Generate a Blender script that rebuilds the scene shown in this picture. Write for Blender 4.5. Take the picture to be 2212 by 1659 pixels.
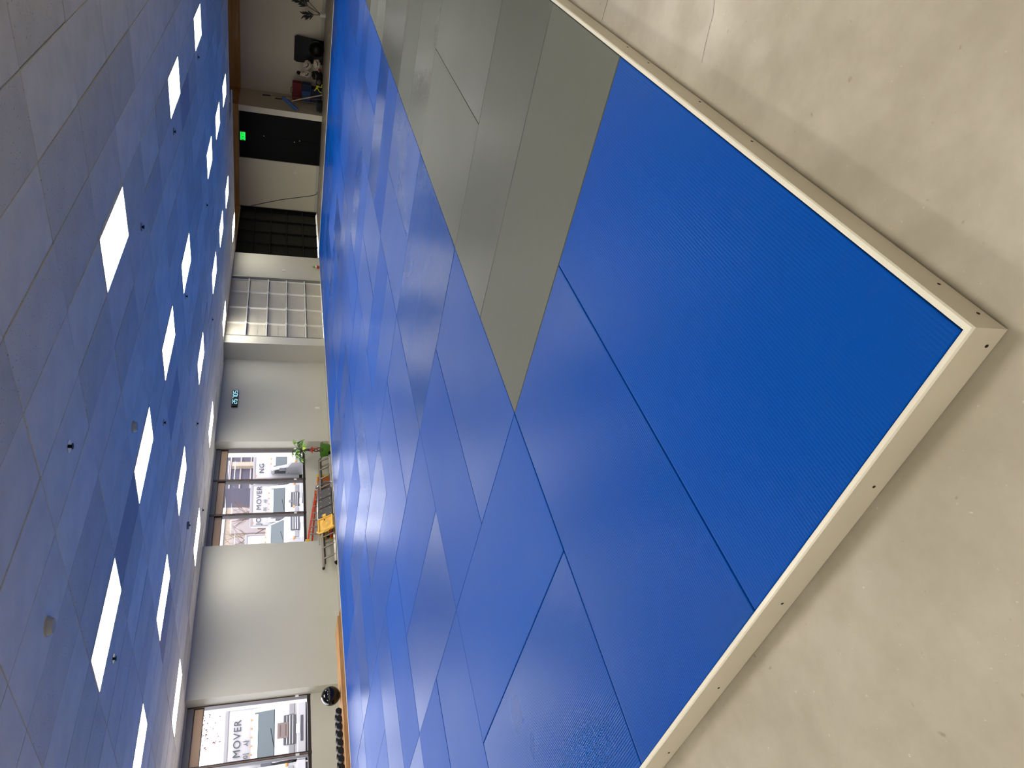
import bpy, bmesh, math, random
from mathutils import Vector, Matrix, Euler
random.seed(7)
scn = bpy.context.scene
for o in list(bpy.data.objects): bpy.data.objects.remove(o)
COL = scn.collection

# ------------------------------------------------------------------ camera
FPX = 1492.5                                     # focal length in pixels of the 2212-wide frame
CAM = Vector((-0.89706, -0.55308, 1.42312))
VR = Vector((0.63232932, -0.77440639, 0.02131616))   # the photographer's right
VU = Vector((0.23701229, 0.21957816, 0.94636706))    # the photographer's up
VF = Vector((0.73755325, 0.59336345, -0.32238954))   # view direction
cd = bpy.data.cameras.new('camera'); cam = bpy.data.objects.new('camera', cd); COL.objects.link(cam)
cd.sensor_fit = 'HORIZONTAL'; cd.sensor_width = 36.0; cd.lens = FPX / 2212 * 36.0
cd.clip_start = 0.05; cd.clip_end = 500
m = Matrix.Identity(4)                            # the phone was held upright, the picture is stored on its side
for i in range(3):
    m[i][0] = -VU[i]; m[i][1] = VR[i]; m[i][2] = -VF[i]; m[i][3] = CAM[i]
cam.matrix_world = m
scn.camera = cam

def ray(x, y): return VR * ((829.5 - y) / FPX) - VU * ((x - 1106.0) / FPX) + VF
def onx(x, y, X): d = ray(x, y); return CAM + d * ((X - CAM.x) / d.x)
def ony(x, y, Y): d = ray(x, y); return CAM + d * ((Y - CAM.y) / d.y)
def onz(x, y, Z): d = ray(x, y); return CAM + d * ((Z - CAM.z) / d.z)
def topx(P):
    D = Vector(P) - CAM; z = D.dot(VF)
    if z < 0.1: return (-9999, -9999)
    return (1106 - FPX * D.dot(VU) / z, 829.5 - FPX * D.dot(VR) / z)
def inframe(P, mrg=0):
    x, y = topx(P); return -mrg < x < 2212 + mrg and -mrg < y < 1659 + mrg

# ------------------------------------------------------------------ sky, sun, exposure
W = bpy.data.worlds.new('overcast_sky'); scn.world = W; W.use_nodes = True
bg = W.node_tree.nodes['Background']; bg.inputs[0].default_value = (0.88, 0.88, 0.98, 1); bg.inputs[1].default_value = 3.2
sd = bpy.data.lights.new('sun', 'SUN'); sd.energy = .3; sd.angle = math.radians(25); sd.color = (1.0, 0.95, 0.88)
sun = bpy.data.objects.new('sun', sd); COL.objects.link(sun)
sun.rotation_euler = Vector((0.35, 0.9, -0.75)).to_track_quat('-Z', 'Y').to_euler()
LAMP = 10.5                                        # radiance of the ceiling panels
vs = scn.view_settings; vs.view_transform = 'Standard'; vs.look = 'None'; vs.gamma = 1.0
vs.use_curve_mapping = False; vs.exposure = 1.05

# ------------------------------------------------------------------ measures (metres)
ZC = 2.961            # ceiling
TX0, TPX, TY0, TPY = 1.829, 1.17927, 1.137, 0.59632   # ceiling grid
MATZ = 0.09
YP, YW, YG = 13.4, 13.69, 12.75     # pier face, window plane, garage-door wall
XB, XA = 26.75, 28.7                # back wall, alcove back wall

# ------------------------------------------------------------------ materials
def lin(c): return tuple(((v/255)/12.92 if v/255 <= .04045 else ((v/255+.055)/1.055)**2.4) for v in c)
MATS = {}
def mat(name, col, rough=.5, metal=0, var=None, bump=None, spec=.5, emit=0, coat=0):
    if name in MATS: return MATS[name]
    M = bpy.data.materials.new(name); M.use_nodes = True; nt = M.node_tree; P = nt.nodes['Principled BSDF']
    c = lin(col); P.inputs['Base Color'].default_value = (*c, 1); P.inputs['Roughness'].default_value = rough
    P.inputs['Metallic'].default_value = metal; P.inputs['Specular IOR Level'].default_value = spec
    if coat: P.inputs['Coat Weight'].default_value = coat; P.inputs['Coat Roughness'].default_value = .15
    if emit: P.inputs['Emission Color'].default_value = (*c, 1); P.inputs['Emission Strength'].default_value = emit
    if var or bump:
        tc = nt.nodes.new('ShaderNodeTexCoord')
    if var:
        sc, amt = var
        n = nt.nodes.new('ShaderNodeTexNoise'); n.inputs['Scale'].default_value = sc; n.inputs['Detail'].default_value = 5
        nt.links.new(tc.outputs['Object'], n.inputs['Vector'])
        r = nt.nodes.new('ShaderNodeMapRange'); r.inputs[1].default_value = .3; r.inputs[2].default_value = .7
        r.inputs[3].default_value = 1 - amt; r.inputs[4].default_value = 1 + amt
        nt.links.new(n.outputs['Fac'], r.inputs[0])
        h = nt.nodes.new('ShaderNodeVectorMath'); h.operation = 'SCALE'; h.inputs[0].default_value = c
        nt.links.new(r.outputs[0], h.inputs['Scale']); nt.links.new(h.outputs[0], P.inputs['Base Color'])
    if bump:
        sc, st = bump
        n = nt.nodes.new('ShaderNodeTexNoise'); n.inputs['Scale'].default_value = sc
        nt.links.new(tc.outputs['Object'], n.inputs['Vector'])
        b = nt.nodes.new('ShaderNodeBump'); b.inputs['Strength'].default_value = st; b.inputs['Distance'].default_value = .01
        nt.links.new(n.outputs['Fac'], b.inputs['Height']); nt.links.new(b.outputs[0], P.inputs['Normal'])
    MATS[name] = M; return M

def node(nt, t, **kw):
    n = nt.nodes.new(t)
    for k, v in kw.items(): setattr(n, k, v)
    return n
def mathn(nt, op, a, b=None, clamp=False):
    n = node(nt, 'ShaderNodeMath', operation=op); n.use_clamp = clamp
    for i, v in enumerate((a, b)):
        if v is None: continue
        if hasattr(v, 'links'): nt.links.new(v, n.inputs[i])
        else: n.inputs[i].default_value = v
    return n.outputs[0]
def noise(nt, vec, scale, detail=4, rough=.5):
    n = node(nt, 'ShaderNodeTexNoise'); n.inputs['Scale'].default_value = scale; n.inputs['Detail'].default_value = detail
    n.inputs['Roughness'].default_value = rough; nt.links.new(vec, n.inputs['Vector']); return n.outputs['Fac']
def ramp(nt, fac, a, b, c0, c1):
    r = node(nt, 'ShaderNodeValToRGB'); r.color_ramp.elements[0].position = a; r.color_ramp.elements[1].position = b
    r.color_ramp.elements[0].color = (*c0, 1); r.color_ramp.elements[1].color = (*c1, 1); nt.links.new(fac, r.inputs[0]); return r.outputs[0]
def mixc(nt, fac, a, b, mode='MIX'):
    n = node(nt, 'ShaderNodeMix', data_type='RGBA', blend_type=mode)
    for s, v in ((0, fac), (6, a), (7, b)):
        if hasattr(v, 'links'): nt.links.new(v, n.inputs[s])
        else: n.inputs[s].default_value = v if s == 0 else (*v, 1)
    return n.outputs[2]
def maprange(nt, v, a, b, c, d):
    r = node(nt, 'ShaderNodeMapRange'); nt.links.new(v, r.inputs[0])
    for i, q in enumerate((a, b, c, d)): r.inputs[i+1].default_value = q
    return r.outputs[0]
def base(name):
    M = bpy.data.materials.new(name); M.use_nodes = True; nt = M.node_tree
    return M, nt, nt.nodes['Principled BSDF'], node(nt, 'ShaderNodeTexCoord').outputs['Object']

def vinyl(name, col, rough, dust):                # ribbed and grained vinyl of the mats, ribs along the long side
    M, nt, P, oc = base(name)
    info = node(nt, 'ShaderNodeObjectInfo'); rnd = info.outputs['Random']
    off = node(nt, 'ShaderNodeVectorMath', operation='ADD'); nt.links.new(oc, off.inputs[0]); nt.links.new(info.outputs['Location'], off.inputs[1])
    sep = node(nt, 'ShaderNodeSeparateXYZ'); nt.links.new(oc, sep.inputs[0])
    rib = mathn(nt, 'SINE', mathn(nt, 'MULTIPLY', sep.outputs[1], 571.0))
    grain = noise(nt, oc, 160, 3)
    big = noise(nt, off.outputs[0], 1.1, 5)
    hgt = mathn(nt, 'ADD', mathn(nt, 'MULTIPLY', rib, .7), mathn(nt, 'MULTIPLY', grain, 1.3))
    b = node(nt, 'ShaderNodeBump'); b.inputs['Strength'].default_value = .2; b.inputs['Distance'].default_value = .0016
    nt.links.new(hgt, b.inputs['Height']); nt.links.new(b.outputs[0], P.inputs['Normal'])
    c = lin(col)
    smear = noise(nt, off.outputs[0], 14, 9, .8)
    f = maprange(nt, smear, .52, .75, 0, dust)
    c1 = mixc(nt, f, c, tuple(v*.6 + .25 for v in c))
    val = mathn(nt, 'ADD', .9, mathn(nt, 'MULTIPLY', rnd, .2))
    h = node(nt, 'ShaderNodeVectorMath', operation='SCALE'); nt.links.new(c1, h.inputs[0]); nt.links.new(val, h.inputs['Scale'])
    nt.links.new(h.outputs[0], P.inputs['Base Color'])
    ro = mathn(nt, 'ADD', maprange(nt, big, .25, .75, rough-.02, rough+.03), mathn(nt, 'MULTIPLY', rnd, .25))
    nt.links.new(ro, P.inputs['Roughness']); P.inputs['Specular IOR Level'].default_value = .045
    return M
BLUE = vinyl('blue_vinyl', (0, 68, 152), .22, .02)
GREY = vinyl('grey_vinyl', (92, 94, 86), .2, .04)

def concrete():
    M, nt, P, oc = base('sealed_concrete')
    a = noise(nt, oc, .9, 8, .62); b = noise(nt, oc, 5, 6, .6); c = noise(nt, oc, 60, 3)
    col = ramp(nt, a, .34, .68, lin((152, 143, 126)), lin((182, 173, 156)))
    col = mixc(nt, maprange(nt, b, .42, .62, 0, .35), col, lin((148, 137, 119)))
    sp = maprange(nt, noise(nt, oc, 26, 2), .72, .78, 0, .55)
    col = mixc(nt, sp, col, lin((116, 102, 80)))
    col = mixc(nt, maprange(nt, c, .70, .76, 0, .5), col, lin((205, 198, 184)))
    nt.links.new(col, P.inputs['Base Color'])
    nt.links.new(maprange(nt, b, .35, .65, .34, .5), P.inputs['Roughness']); P.inputs['Specular IOR Level'].default_value = .35
    bp = node(nt, 'ShaderNodeBump'); bp.inputs['Strength'].default_value = .06; bp.inputs['Distance'].default_value = .01
    nt.links.new(b, bp.inputs['Height']); nt.links.new(bp.outputs[0], P.inputs['Normal'])
    return M
CONC = concrete()

def tilemat(name, col, speck):
    M, nt, P, oc = base(name)
    rnd = node(nt, 'ShaderNodeObjectInfo').outputs['Random']
    n = noise(nt, oc, 55, 2); g = noise(nt, oc, 3.0, 4)
    c = mixc(nt, maprange(nt, n, .66, .72, 0, speck), lin(col), lin((70, 68, 66)))
    c = mixc(nt, maprange(nt, g, .4, .75, 0, .18), c, lin((150, 147, 140)))
    val = mathn(nt, 'ADD', .92, mathn(nt, 'MULTIPLY', rnd, .12))
    h = node(nt, 'ShaderNodeVectorMath', operation='SCALE'); nt.links.new(c, h.inputs[0]); nt.links.new(val, h.inputs['Scale'])
    nt.links.new(h.outputs[0], P.inputs['Base Color']); P.inputs['Roughness'].default_value = .85; P.inputs['Specular IOR Level'].default_value = .2
    return M
TILE_A = tilemat('acoustic_tile', (246, 238, 218), .2)
TILE_B = tilemat('speckled_acoustic_tile', (232, 224, 204), .7)
TILE_C = tilemat('darkened_tile', (190, 187, 182), .5)

def plymat():
    M, nt, P, oc = base('plywood')
    sep = node(nt, 'ShaderNodeSeparateXYZ'); nt.links.new(oc, sep.inputs[0])
    lay = mathn(nt, 'SINE', mathn(nt, 'MULTIPLY', sep.outputs[2], 700.0))
    st = node(nt, 'ShaderNodeMapping'); st.inputs['Scale'].default_value = (1.5, 30, 60); nt.links.new(oc, st.inputs[0])
    g = noise(nt, st.outputs[0], 2, 5)
    c = ramp(nt, g, .3, .7, lin((146, 98, 52)), lin((205, 160, 104)))
    c = mixc(nt, maprange(nt, lay, 0, 1, 0, .55), c, lin((120, 76, 38)))
    nt.links.new(c, P.inputs['Base Color']); P.inputs['Roughness'].default_value = .7
    return M
PLY = plymat()

def brownmat():
    M, nt, P, oc = base('bare_brown_board')
    mp = node(nt, 'ShaderNodeMapping'); mp.inputs['Scale'].default_value = (1, .35, 5); nt.links.new(oc, mp.inputs[0])
    n = noise(nt, mp.outputs[0], 1.6, 6); s = noise(nt, mp.outputs[0], 1.1, 3)
    c = ramp(nt, n, .3, .75, lin((178, 132, 74)), lin((208, 164, 100)))
    c = mixc(nt, maprange(nt, s, .66, .69, 0, .75), c, lin((205, 196, 178)))
    nt.links.new(c, P.inputs['Base Color']); P.inputs['Roughness'].default_value = .8
    return M
BROWN = brownmat()
PAINT = mat('wall_paint', (188, 185, 171), .62, var=(.6, .03), bump=(90, .05))
BACKP = mat('wall_paint_lightened', (212, 204, 180), .62, var=(.6, .03))  # same wall paint made lighter, missing light on the back wall put into colour
PAINTA = mat('alcove_paint_lightened', (222, 211, 188), .62, var=(.6, .04))  # colour raised to stand in for light that the alcove lacks
BASEB = mat('baseboard_paint', (188, 187, 172), .5)
WTRIM = mat('white_trim_paint', (220, 211, 191), .42, var=(4, .05))
WCAP = mat('white_trim_cap', (216, 209, 190), .35, var=(5, .03))
HOLE = mat('screw_hole', (24, 20, 16), .7)
BLACKP = mat('black_paint', (9, 9, 10), .5, spec=.12)
BLACKG = mat('black_door_panel', (9, 9, 8), .3, var=(2, .25), spec=.25)
BLACKR = mat('black_door_rail', (12, 12, 11), .4, spec=.3)
GPANEL = mat('garage_panel', (186, 180, 164), .55, var=(1.3, .08))
GRAIL = mat('garage_rail', (222, 220, 210), .4)
GALV = mat('galvanised_steel', (150, 148, 142), .35, metal=.8)
ALU = mat('aluminium', (176, 170, 160), .32, metal=.85)
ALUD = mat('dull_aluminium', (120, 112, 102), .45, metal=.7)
CHROME = mat('chrome', (210, 210, 210), .12, metal=1)
BRONZE = mat('bronze_frame', (44, 33, 28), .4)
BRONZL = mat('bronze_frame_lit', (120, 96, 84), .4)  # paler copy of the frame bronze, light on it put into the colour
HEADG = mat('grey_frame_head', (112, 110, 112), .5)
TAN = mat('tan_shade_panel', (206, 174, 142), .7)
PLASB = mat('black_plastic', (8, 8, 9), .4, spec=.2)
RUBB = mat('black_rubber', (12, 12, 13), .45, spec=.35)
BALLM = mat('glossy_black', (4, 4, 5), .08, spec=.4)
TREAD = mat('charcoal_tread', (66, 64, 64), .6, bump=(200, .3))
YEL = mat('yellow_plastic', (226, 178, 70), .45, var=(8, .06))
YELB = mat('bright_yellow_plastic', (214, 170, 30), .45)
ORNG = mat('orange_plastic', (176, 84, 20), .5)
FIBR = mat('orange_fibreglass', (214, 76, 40), .42)
GREYB = mat('grey_brown_plastic', (126, 108, 96), .6)
GREENP = mat('green_pot', (62, 112, 12), .5, var=(6, .06))
LEAF = mat('leaf_green', (104, 156, 44), .45, var=(9, .25))
LEAFD = mat('leaf_dark_green', (38, 78, 26), .45, var=(9, .2))
LEAFL = mat('leaf_lime', (176, 200, 60), .45)
BARK = mat('bark', (72, 52, 38), .8, bump=(60, .5))
REDB = mat('red_ribbon', (214, 36, 30), .45)
WHITEP = mat('white_plastic', (222, 220, 212), .45)
PALMD = mat('dark_palm', (24, 30, 26), .6)
MAROON = mat('maroon_fabric', (112, 28, 34), .8, bump=(80, .4))
NAVYF = mat('blue_fabric', (52, 84, 128), .8, bump=(80, .4))
NAVYD = mat('navy_fabric', (30, 44, 72), .8)
CREAMF = mat('cream_leather', (206, 190, 170), .55, bump=(40, .4))
REDL = mat('red_leather', (164, 40, 38), .5)
YELS = mat('yellow_strap', (214, 206, 40), .5)
BROOMB = mat('blue_brush', (48, 88, 148), .7)
WOODH = mat('wood_handle', (190, 164, 140), .6)
BLKF = mat('black_fabric', (16, 16, 18), .85)
TRUCKW = mat('truck_white', (158, 156, 157), .35, coat=.2)
TRUCKG = mat('truck_grey', (124, 121, 122), .45)
TGLASS = mat('truck_glass', (46, 56, 58), .12)
TDARK = mat('truck_dark', (62, 62, 70), .5)
TIRE = mat('tyre', (48, 46, 50), .8)
HUB = mat('wheel_hub', (190, 182, 172), .5)
LETT = mat('truck_lettering', (44, 48, 56), .5)
AMBER = mat('amber_lens', (240, 120, 60), .4)
PLAC = mat('brown_placard', (104, 91, 87), .6)
PLACT = mat('placard_text', (84, 60, 58), .6)
ASPH = mat('asphalt', (76, 73, 77), .9, var=(.5, .1))
LOT = mat('pale_apron', (220, 216, 210), .8)
STUCC = mat('cream_stucco', (150, 136, 120), .8, var=(.2, .03))
STUCD = mat('grey_stucco', (66, 62, 74), .8)
STUCP = mat('pale_stucco', (142, 131, 128), .8)
TWIG = mat('bare_twig', (84, 66, 58), .9)
RLEAF = mat('red_leaf', (96, 44, 42), .7)
OLEAF = mat('olive_leaf', (150, 146, 70), .7)
SIGNY = mat('yellow_sign', (206, 184, 76), .5)
CABLE = mat('black_cable', (14, 14, 14), .5)
BEIGE = mat('beige_plastic', (196, 186, 158), .5)
EXITG = mat('exit_green', (20, 220, 74), .5, emit=.7)
EXITD = mat('exit_letters', (0, 96, 26), .6)
DIGI = mat('clock_digits', (150, 214, 232), .5, emit=.75)
def lampmat():
    M, nt, P, oc = base('lit_diffuser')
    P.inputs['Base Color'].default_value = (.9, .9, .86, 1)
    P.inputs['Emission Color'].default_value = (1.0, .965, .88, 1); P.inputs['Emission Strength'].default_value = LAMP
    return M
LIT = lampmat()
def glassmat():
    M = bpy.data.materials.new('window_glass'); M.use_nodes = True; nt = M.node_tree; nt.nodes.clear()
    out = node(nt, 'ShaderNodeOutputMaterial'); mx = node(nt, 'ShaderNodeMixShader'); t = node(nt, 'ShaderNodeBsdfTransparent')
    t.inputs[0].default_value = (.95, .96, .96, 1)
    g = node(nt, 'ShaderNodeBsdfGlossy'); g.inputs['Roughness'].default_value = .02
    fr = node(nt, 'ShaderNodeFresnel'); fr.inputs[0].default_value = 1.25
    nt.links.new(fr.outputs[0], mx.inputs[0]); nt.links.new(t.outputs[0], mx.inputs[1]); nt.links.new(g.outputs[0], mx.inputs[2])
    nt.links.new(mx.outputs[0], out.inputs[0]); return M
GLASS = glassmat()

# ------------------------------------------------------------------ mesh helpers
class G:
    def __init__(s): s.b = bmesh.new()
    def _place(s, geo, M):
        bmesh.ops.transform(s.b, matrix=M, verts=[v for v in geo if isinstance(v, bmesh.types.BMVert)])
    def box(s, x0, x1, y0, y1, z0, z1, R=None, bev=0):
        M = Matrix.Translation(((x0+x1)/2, (y0+y1)/2, (z0+z1)/2)) @ Matrix.Diagonal((abs(x1-x0), abs(y1-y0), abs(z1-z0), 1))
        if R is not None: M = R @ M
        r = bmesh.ops.create_cube(s.b, size=1, matrix=M)
        if bev:
            es = list({e for v in r['verts'] for e in v.link_edges})
            bmesh.ops.bevel(s.b, geom=es, offset=bev, segments=2, affect='EDGES', profile=.6)
        return s
    def cyl(s, p0, p1, r0, r1=None, n=12, caps=True):
        p0, p1 = Vector(p0), Vector(p1); d = p1 - p0; r1 = r0 if r1 is None else r1
        M = Matrix.Translation((p0+p1)/2) @ d.to_track_quat('Z', 'Y').to_matrix().to_4x4()
        bmesh.ops.create_cone(s.b, cap_ends=caps, cap_tris=False, segments=n, radius1=r0, radius2=r1, depth=d.length, matrix=M); return s
    def sph(s, c, r, sc=(1, 1, 1), R=None, u=20, v=12):
        M = Matrix.Translation(c)
        if R is not None: M = M @ R
        bmesh.ops.create_uvsphere(s.b, u_segments=u, v_segments=v, radius=r, matrix=M @ Matrix.Diagonal((*sc, 1))); return s
    def prism(s, pts, axis, a0, a1, bev=0):
        def P(p, a):
            return {'x': (a, p[0], p[1]), 'y': (p[0], a, p[1]), 'z': (p[0], p[1], a)}[axis]
        A = [s.b.verts.new(P(p, a0)) for p in pts]; B = [s.b.verts.new(P(p, a1)) for p in pts]; n = len(pts)
        fs = [s.b.faces.new(A), s.b.faces.new(B[::-1])]
        for i in range(n): fs.append(s.b.faces.new((A[i], B[i], B[(i+1) % n], A[(i+1) % n])))
        bmesh.ops.recalc_face_normals(s.b, faces=fs)
        if bev: bmesh.ops.bevel(s.b, geom=list({e for v in A+B for e in v.link_edges}), offset=bev, segments=2, affect='EDGES')
        return s
    def tube(s, pts, r, n=8):
        pts = [Vector(p) for p in pts]; rings = []
        for i, p in enumerate(pts):
            t = (pts[min(i+1, len(pts)-1)] - pts[max(i-1, 0)]).normalized()
            q = t.to_track_quat('Z', 'Y'); rr = r[i] if isinstance(r, (list, tuple)) else r
            rings.append([s.b.verts.new(p + q @ Vector((rr*math.cos(2*math.pi*k/n), rr*math.sin(2*math.pi*k/n), 0))) for k in range(n)])
        for a, b in zip(rings, rings[1:]):
            for k in range(n): s.b.faces.new((a[k], a[(k+1) % n], b[(k+1) % n], b[k]))
        s.b.faces.new(rings[0][::-1]); s.b.faces.new(rings[-1]); return s
    def leaf(s, p, d, up, L, w, droop=.25):
        p, d = Vector(p), Vector(d).normalized(); sd_ = d.cross(Vector(up))
        if sd_.length < .01: sd_ = d.cross(Vector((1, 0, 0)))
        sd_.normalize(); nrm = sd_.cross(d)
        prof = [(0, .05), (.25, .8), (.5, 1), (.75, .7), (1, .02)]
        rows = []
        for t, q in prof:
            c = p + d*(L*t) - Vector((0, 0, 1))*(droop*L*t*t)
            rows.append([s.b.verts.new(c + sd_*(w*q*k) + nrm*(abs(k)*w*q*.25)) for k in (-1, 0, 1)])
        for a, b in zip(rows, rows[1:]):
            for k in range(2): s.b.faces.new((a[k], a[k+1], b[k+1], b[k]))
        return s

def obj(name, g, material, parent=None, smooth=False, M=None):
    b = g.b if isinstance(g, G) else g
    me = bpy.data.meshes.new(name); b.to_mesh(me); b.free()
    if smooth:
        for p in me.polygons: p.use_smooth = True
        try: me.set_sharp_from_angle(angle=math.radians(40))
        except Exception: pass
    me.materials.append(material)
    o = bpy.data.objects.new(name, me); COL.objects.link(o)
    if parent: o.parent = parent
    if M is not None: o.matrix_local = M
    return o
def tag(o, label, cat, group=None):
    o['label'] = label; o['category'] = cat
    if group: o['group'] = group
    return o
def struct(o, label=None):
    o['kind'] = 'structure'
    if label: o['label'] = label
    return o
def empty(name, loc=(0, 0, 0), rot=(0, 0, 0)):
    o = bpy.data.objects.new(name, None); COL.objects.link(o); o.location = loc; o.rotation_euler = rot; o.empty_display_size = .2
    return o
def linked(name, me, parent, loc=(0, 0, 0), rotz=0, material=None):
    o = bpy.data.objects.new(name, me); COL.objects.link(o); o.parent = parent; o.location = loc; o.rotation_euler = (0, 0, rotz)
    if material:
        o.material_slots[0].link = 'OBJECT'; o.material_slots[0].material = material
    return o
def mesh_of(name, g, material):
    me = bpy.data.meshes.new(name); g.b.to_mesh(me); g.b.free(); me.materials.append(material); return me
def textmesh(s, size, depth, material, name, parent, M, spacing=1.0):
    cu = bpy.data.curves.new('t', 'FONT'); cu.body = s; cu.size = size; cu.extrude = depth/2; cu.align_x = 'CENTER'; cu.align_y = 'CENTER'
    cu.space_character = spacing; cu.resolution_u = 3
    t = bpy.data.objects.new('t', cu); COL.objects.link(t); bpy.context.view_layer.update()
    me = bpy.data.meshes.new_from_object(t.evaluated_get(bpy.context.evaluated_depsgraph_get()))
    bpy.data.objects.remove(t); me.materials.clear(); me.materials.append(material)
    o = bpy.data.objects.new(name, me); COL.objects.link(o); o.parent = parent; o.matrix_local = M; return o
FACE_MY = Matrix(((1, 0, 0, 0), (0, 0, -1, 0), (0, 1, 0, 0), (0, 0, 0, 1)))       # text plane upright, read from -y
FACE_MX = Matrix(((0, 0, -1, 0), (-1, 0, 0, 0), (0, 1, 0, 0), (0, 0, 0, 1)))      # text plane upright, read from -x

# ================================================================== THE SETTING
XMIN, YMIN = -6.0, -6.0
ZT = 3.95
struct(obj('floor', G().box(XMIN, XA+.2, YMIN, 14.0, -.15, 0), CONC), 'sealed beige concrete floor with scuffs and specks')

FL = bpy.data.objects['floor']
def groove(name, pts, w):
    g = G(); P = [onz(x, y, .0006) for x, y in pts]
    for a, b in zip(P, P[1:]):
        d = (b-a).normalized(); n_ = Vector((-d.y, d.x, 0))*w
        g.b.faces.new([g.b.verts.new(v) for v in (a-n_, b-n_, b+n_, a+n_)])
    obj(name, g, mat('dark_joint', (74, 64, 50), .9), FL)
groove('crack', [(1300, 46), (1304, 30), (1309, 14), (1316, -12)], .0022)
groove('crack', [(1543, 0), (1541, 30), (1532, 62), (1523, 100), (1516, 135)], .0008)

# front wall: piers, knee walls under the windows, header, the garage-door wall
g = G()
for x0, x1 in ((XMIN, -4.14), (-.65, 3.03), (6.52, 10.2), (13.69, 17.34)): g.box(x0, x1, YP, 14.0, 0, ZC+.02)
for x0, x1 in ((-4.14, -.65), (3.03, 6.52), (10.2, 13.69)):
    g.box(x0, x1, YW, 14.0, 0, .65); g.box(x0, x1, YW-.02, 14.0, 2.93, ZC+.02)
g.box(17.34, 17.72, YG, 14.0, 0, ZC+.02)
g.box(21.17, 22.88, YG, 14.0, 0, ZC+.02)
g.box(26.6, XB+.2, YG, 14.0, 0, ZC+.02)
g.box(17.72, 21.17, YG+.1, 14.0, 2.94, ZC+.02); g.box(22.88, 26.6, YG+.1, 14.0, 2.94, ZC+.02)
struct(obj('wall_front', g, PAINT), 'pale painted front wall with window bays and garage-door bays')
g = G().box(XMIN, 17.34, YP, 14.0, ZC+.02, ZT).box(17.34, XB+.2, YG, 14.0, ZC+.02, ZT)
g.box(XB, XB+.2, 8.77, YG, ZC+.02, ZT).box(XB+.2, XA+.2, 8.77, 8.98, ZC+.02, ZT).box(XA, XA+.2, YMIN, 8.77, ZC+.02, ZT)
struct(obj('wall_upper', g, BROWN), 'bare brown board above the painted back wall, streaked with paint')
struct(obj('ceiling_deck', G().box(XMIN, XA+.2, YMIN, 14.0, ZT, ZT+.15), BROWN), 'bare brown deck above the missing ceiling tiles')
g = G().box(XB, XB+.2, 10.77, YG, 0, ZC+.02).box(XB+.1, XB+.2, 8.98, 10.77, 0, ZC+.02)
struct(obj('wall_back', g, BACKP), 'pale back wall beside the black double door')
g = G().box(XB+.2, XA+.2, 8.77, 8.98, 0, ZC+.02).box(XB, XB+.2, 8.77, 8.98, 0, ZC+.02).box(XA, XA+.2, YMIN, 8.77, 0, ZC+.02)
struct(obj('wall_alcove', g, PAINTA), 'dim taupe wall of the storage alcove')
struct(obj('wall_left', G().box(XMIN-.2, XMIN, YMIN, 14.0, 0, ZT), PAINT), 'pale wall behind the camera')
struct(obj('wall_right', G().box(XMIN, XA+.2, YMIN-.2, YMIN, 0, ZT), PAINT), 'pale wall on the camera side')
struct(obj('trim_1', G().box(XB-.025, XB, 8.765, 8.985, 0, ZC+.01, bev=.004), WTRIM), 'white trim board at the end of the alcove wall')
# baseboards
g = G()
for x0, x1 in ((XMIN, -4.14), (-.65, 3.03), (6.52, 10.2), (13.69, 17.34)): g.box(x0, x1, YP-.014, YP, 0, .11)
for x0, x1 in ((3.03, 6.52), (10.2, 13.69)): g.box(x0, x1, YW-.014, YW, 0, .11)
for x, y0, y1 in ((3.03, YP, YW), (6.52, YP, YW), (10.2, YP, YW), (13.69, YP, YW)):
    g.box(x-.014 if x in (6.52, 13.69) else x, x if x in (6.52, 13.69) else x+.014, y0, y1-.014, 0, .11)
g.box(17.326, 17.34, YG, YP-.014, 0, .11); g.box(17.34, 17.72, YG-.014, YG, 0, .11); g.box(21.17, 22.88, YG-.014, YG, 0, .11)
struct(obj('baseboard_front', g, BASEB), 'grey-green baseboard along the front wall')
g = G().box(XB-.014, XB, 10.79, YG, 0, .11).box(XA-.014, XA, YMIN, 8.77, 0, .11).box(XB+.2, XA-.014, 8.756, 8.77, 0, .11)
struct(obj('baseboard_back', g, BASEB), 'grey-green baseboard along the back wall and alcove')

# windows
def window(name, x0, label):
    w = struct(empty(name, (x0, YW, 0)), label); p = 1.1633; X1 = 3*p
    obj('sill_rail', G().box(0, X1, .0, .12, .63, .70, bev=.004), BRONZE, w)
    obj('head_rail', G().box(0, X1, .0, .12, 2.81, 2.93, bev=.004), HEADG, w)
    obj('transom_rail', G().box(0, X1, .03, .12, 2.795, 2.812), BRONZE, w)
    for k in range(4):
        xc = k*p; xa = max(xc-.03, 0); xb = min(xc+.03, X1)
        mu = obj('mullion', G().box(xa, xb, -.012, .12, .63, 2.93, bev=.004), BRONZE, w)
        obj('glazing_bead', G().box(xa+.008 if k else xb-.012, xb-.03 if k else xb-.004, -.02, -.011, .70, 2.81), BRONZL, mu)
        if k: obj('latch', G().box(xa-.004, xa+.03, -.035, -.011, .86, .93, bev=.004), WHITEP, mu)
    for k in range(3):
        xa, xb = k*p+.03, (k+1)*p-.03
        if k == 0: xa = .03
        obj('pane', G().box(xa, xb, .07, .076, .70, 2.645), GLASS, w)
        obj('shade_panel', G().box(xa, xb, .05, .09, 2.64, 2.797), TAN, w)
        obj('shade_edge', G().box(xa, xb, .045, .095, 2.63, 2.642), BRONZE, w)
    return w
window('window_1', 3.03, 'three-pane bronze-framed window above the dumbbells and black ball')
window('window_added', -4.14, 'unseen three-pane bronze-framed window added at the left for daylight')  # unseen bay, window added to let in more daylight
window('window_2', 10.2, 'three-pane bronze-framed window above the ladders and potted tree')

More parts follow.
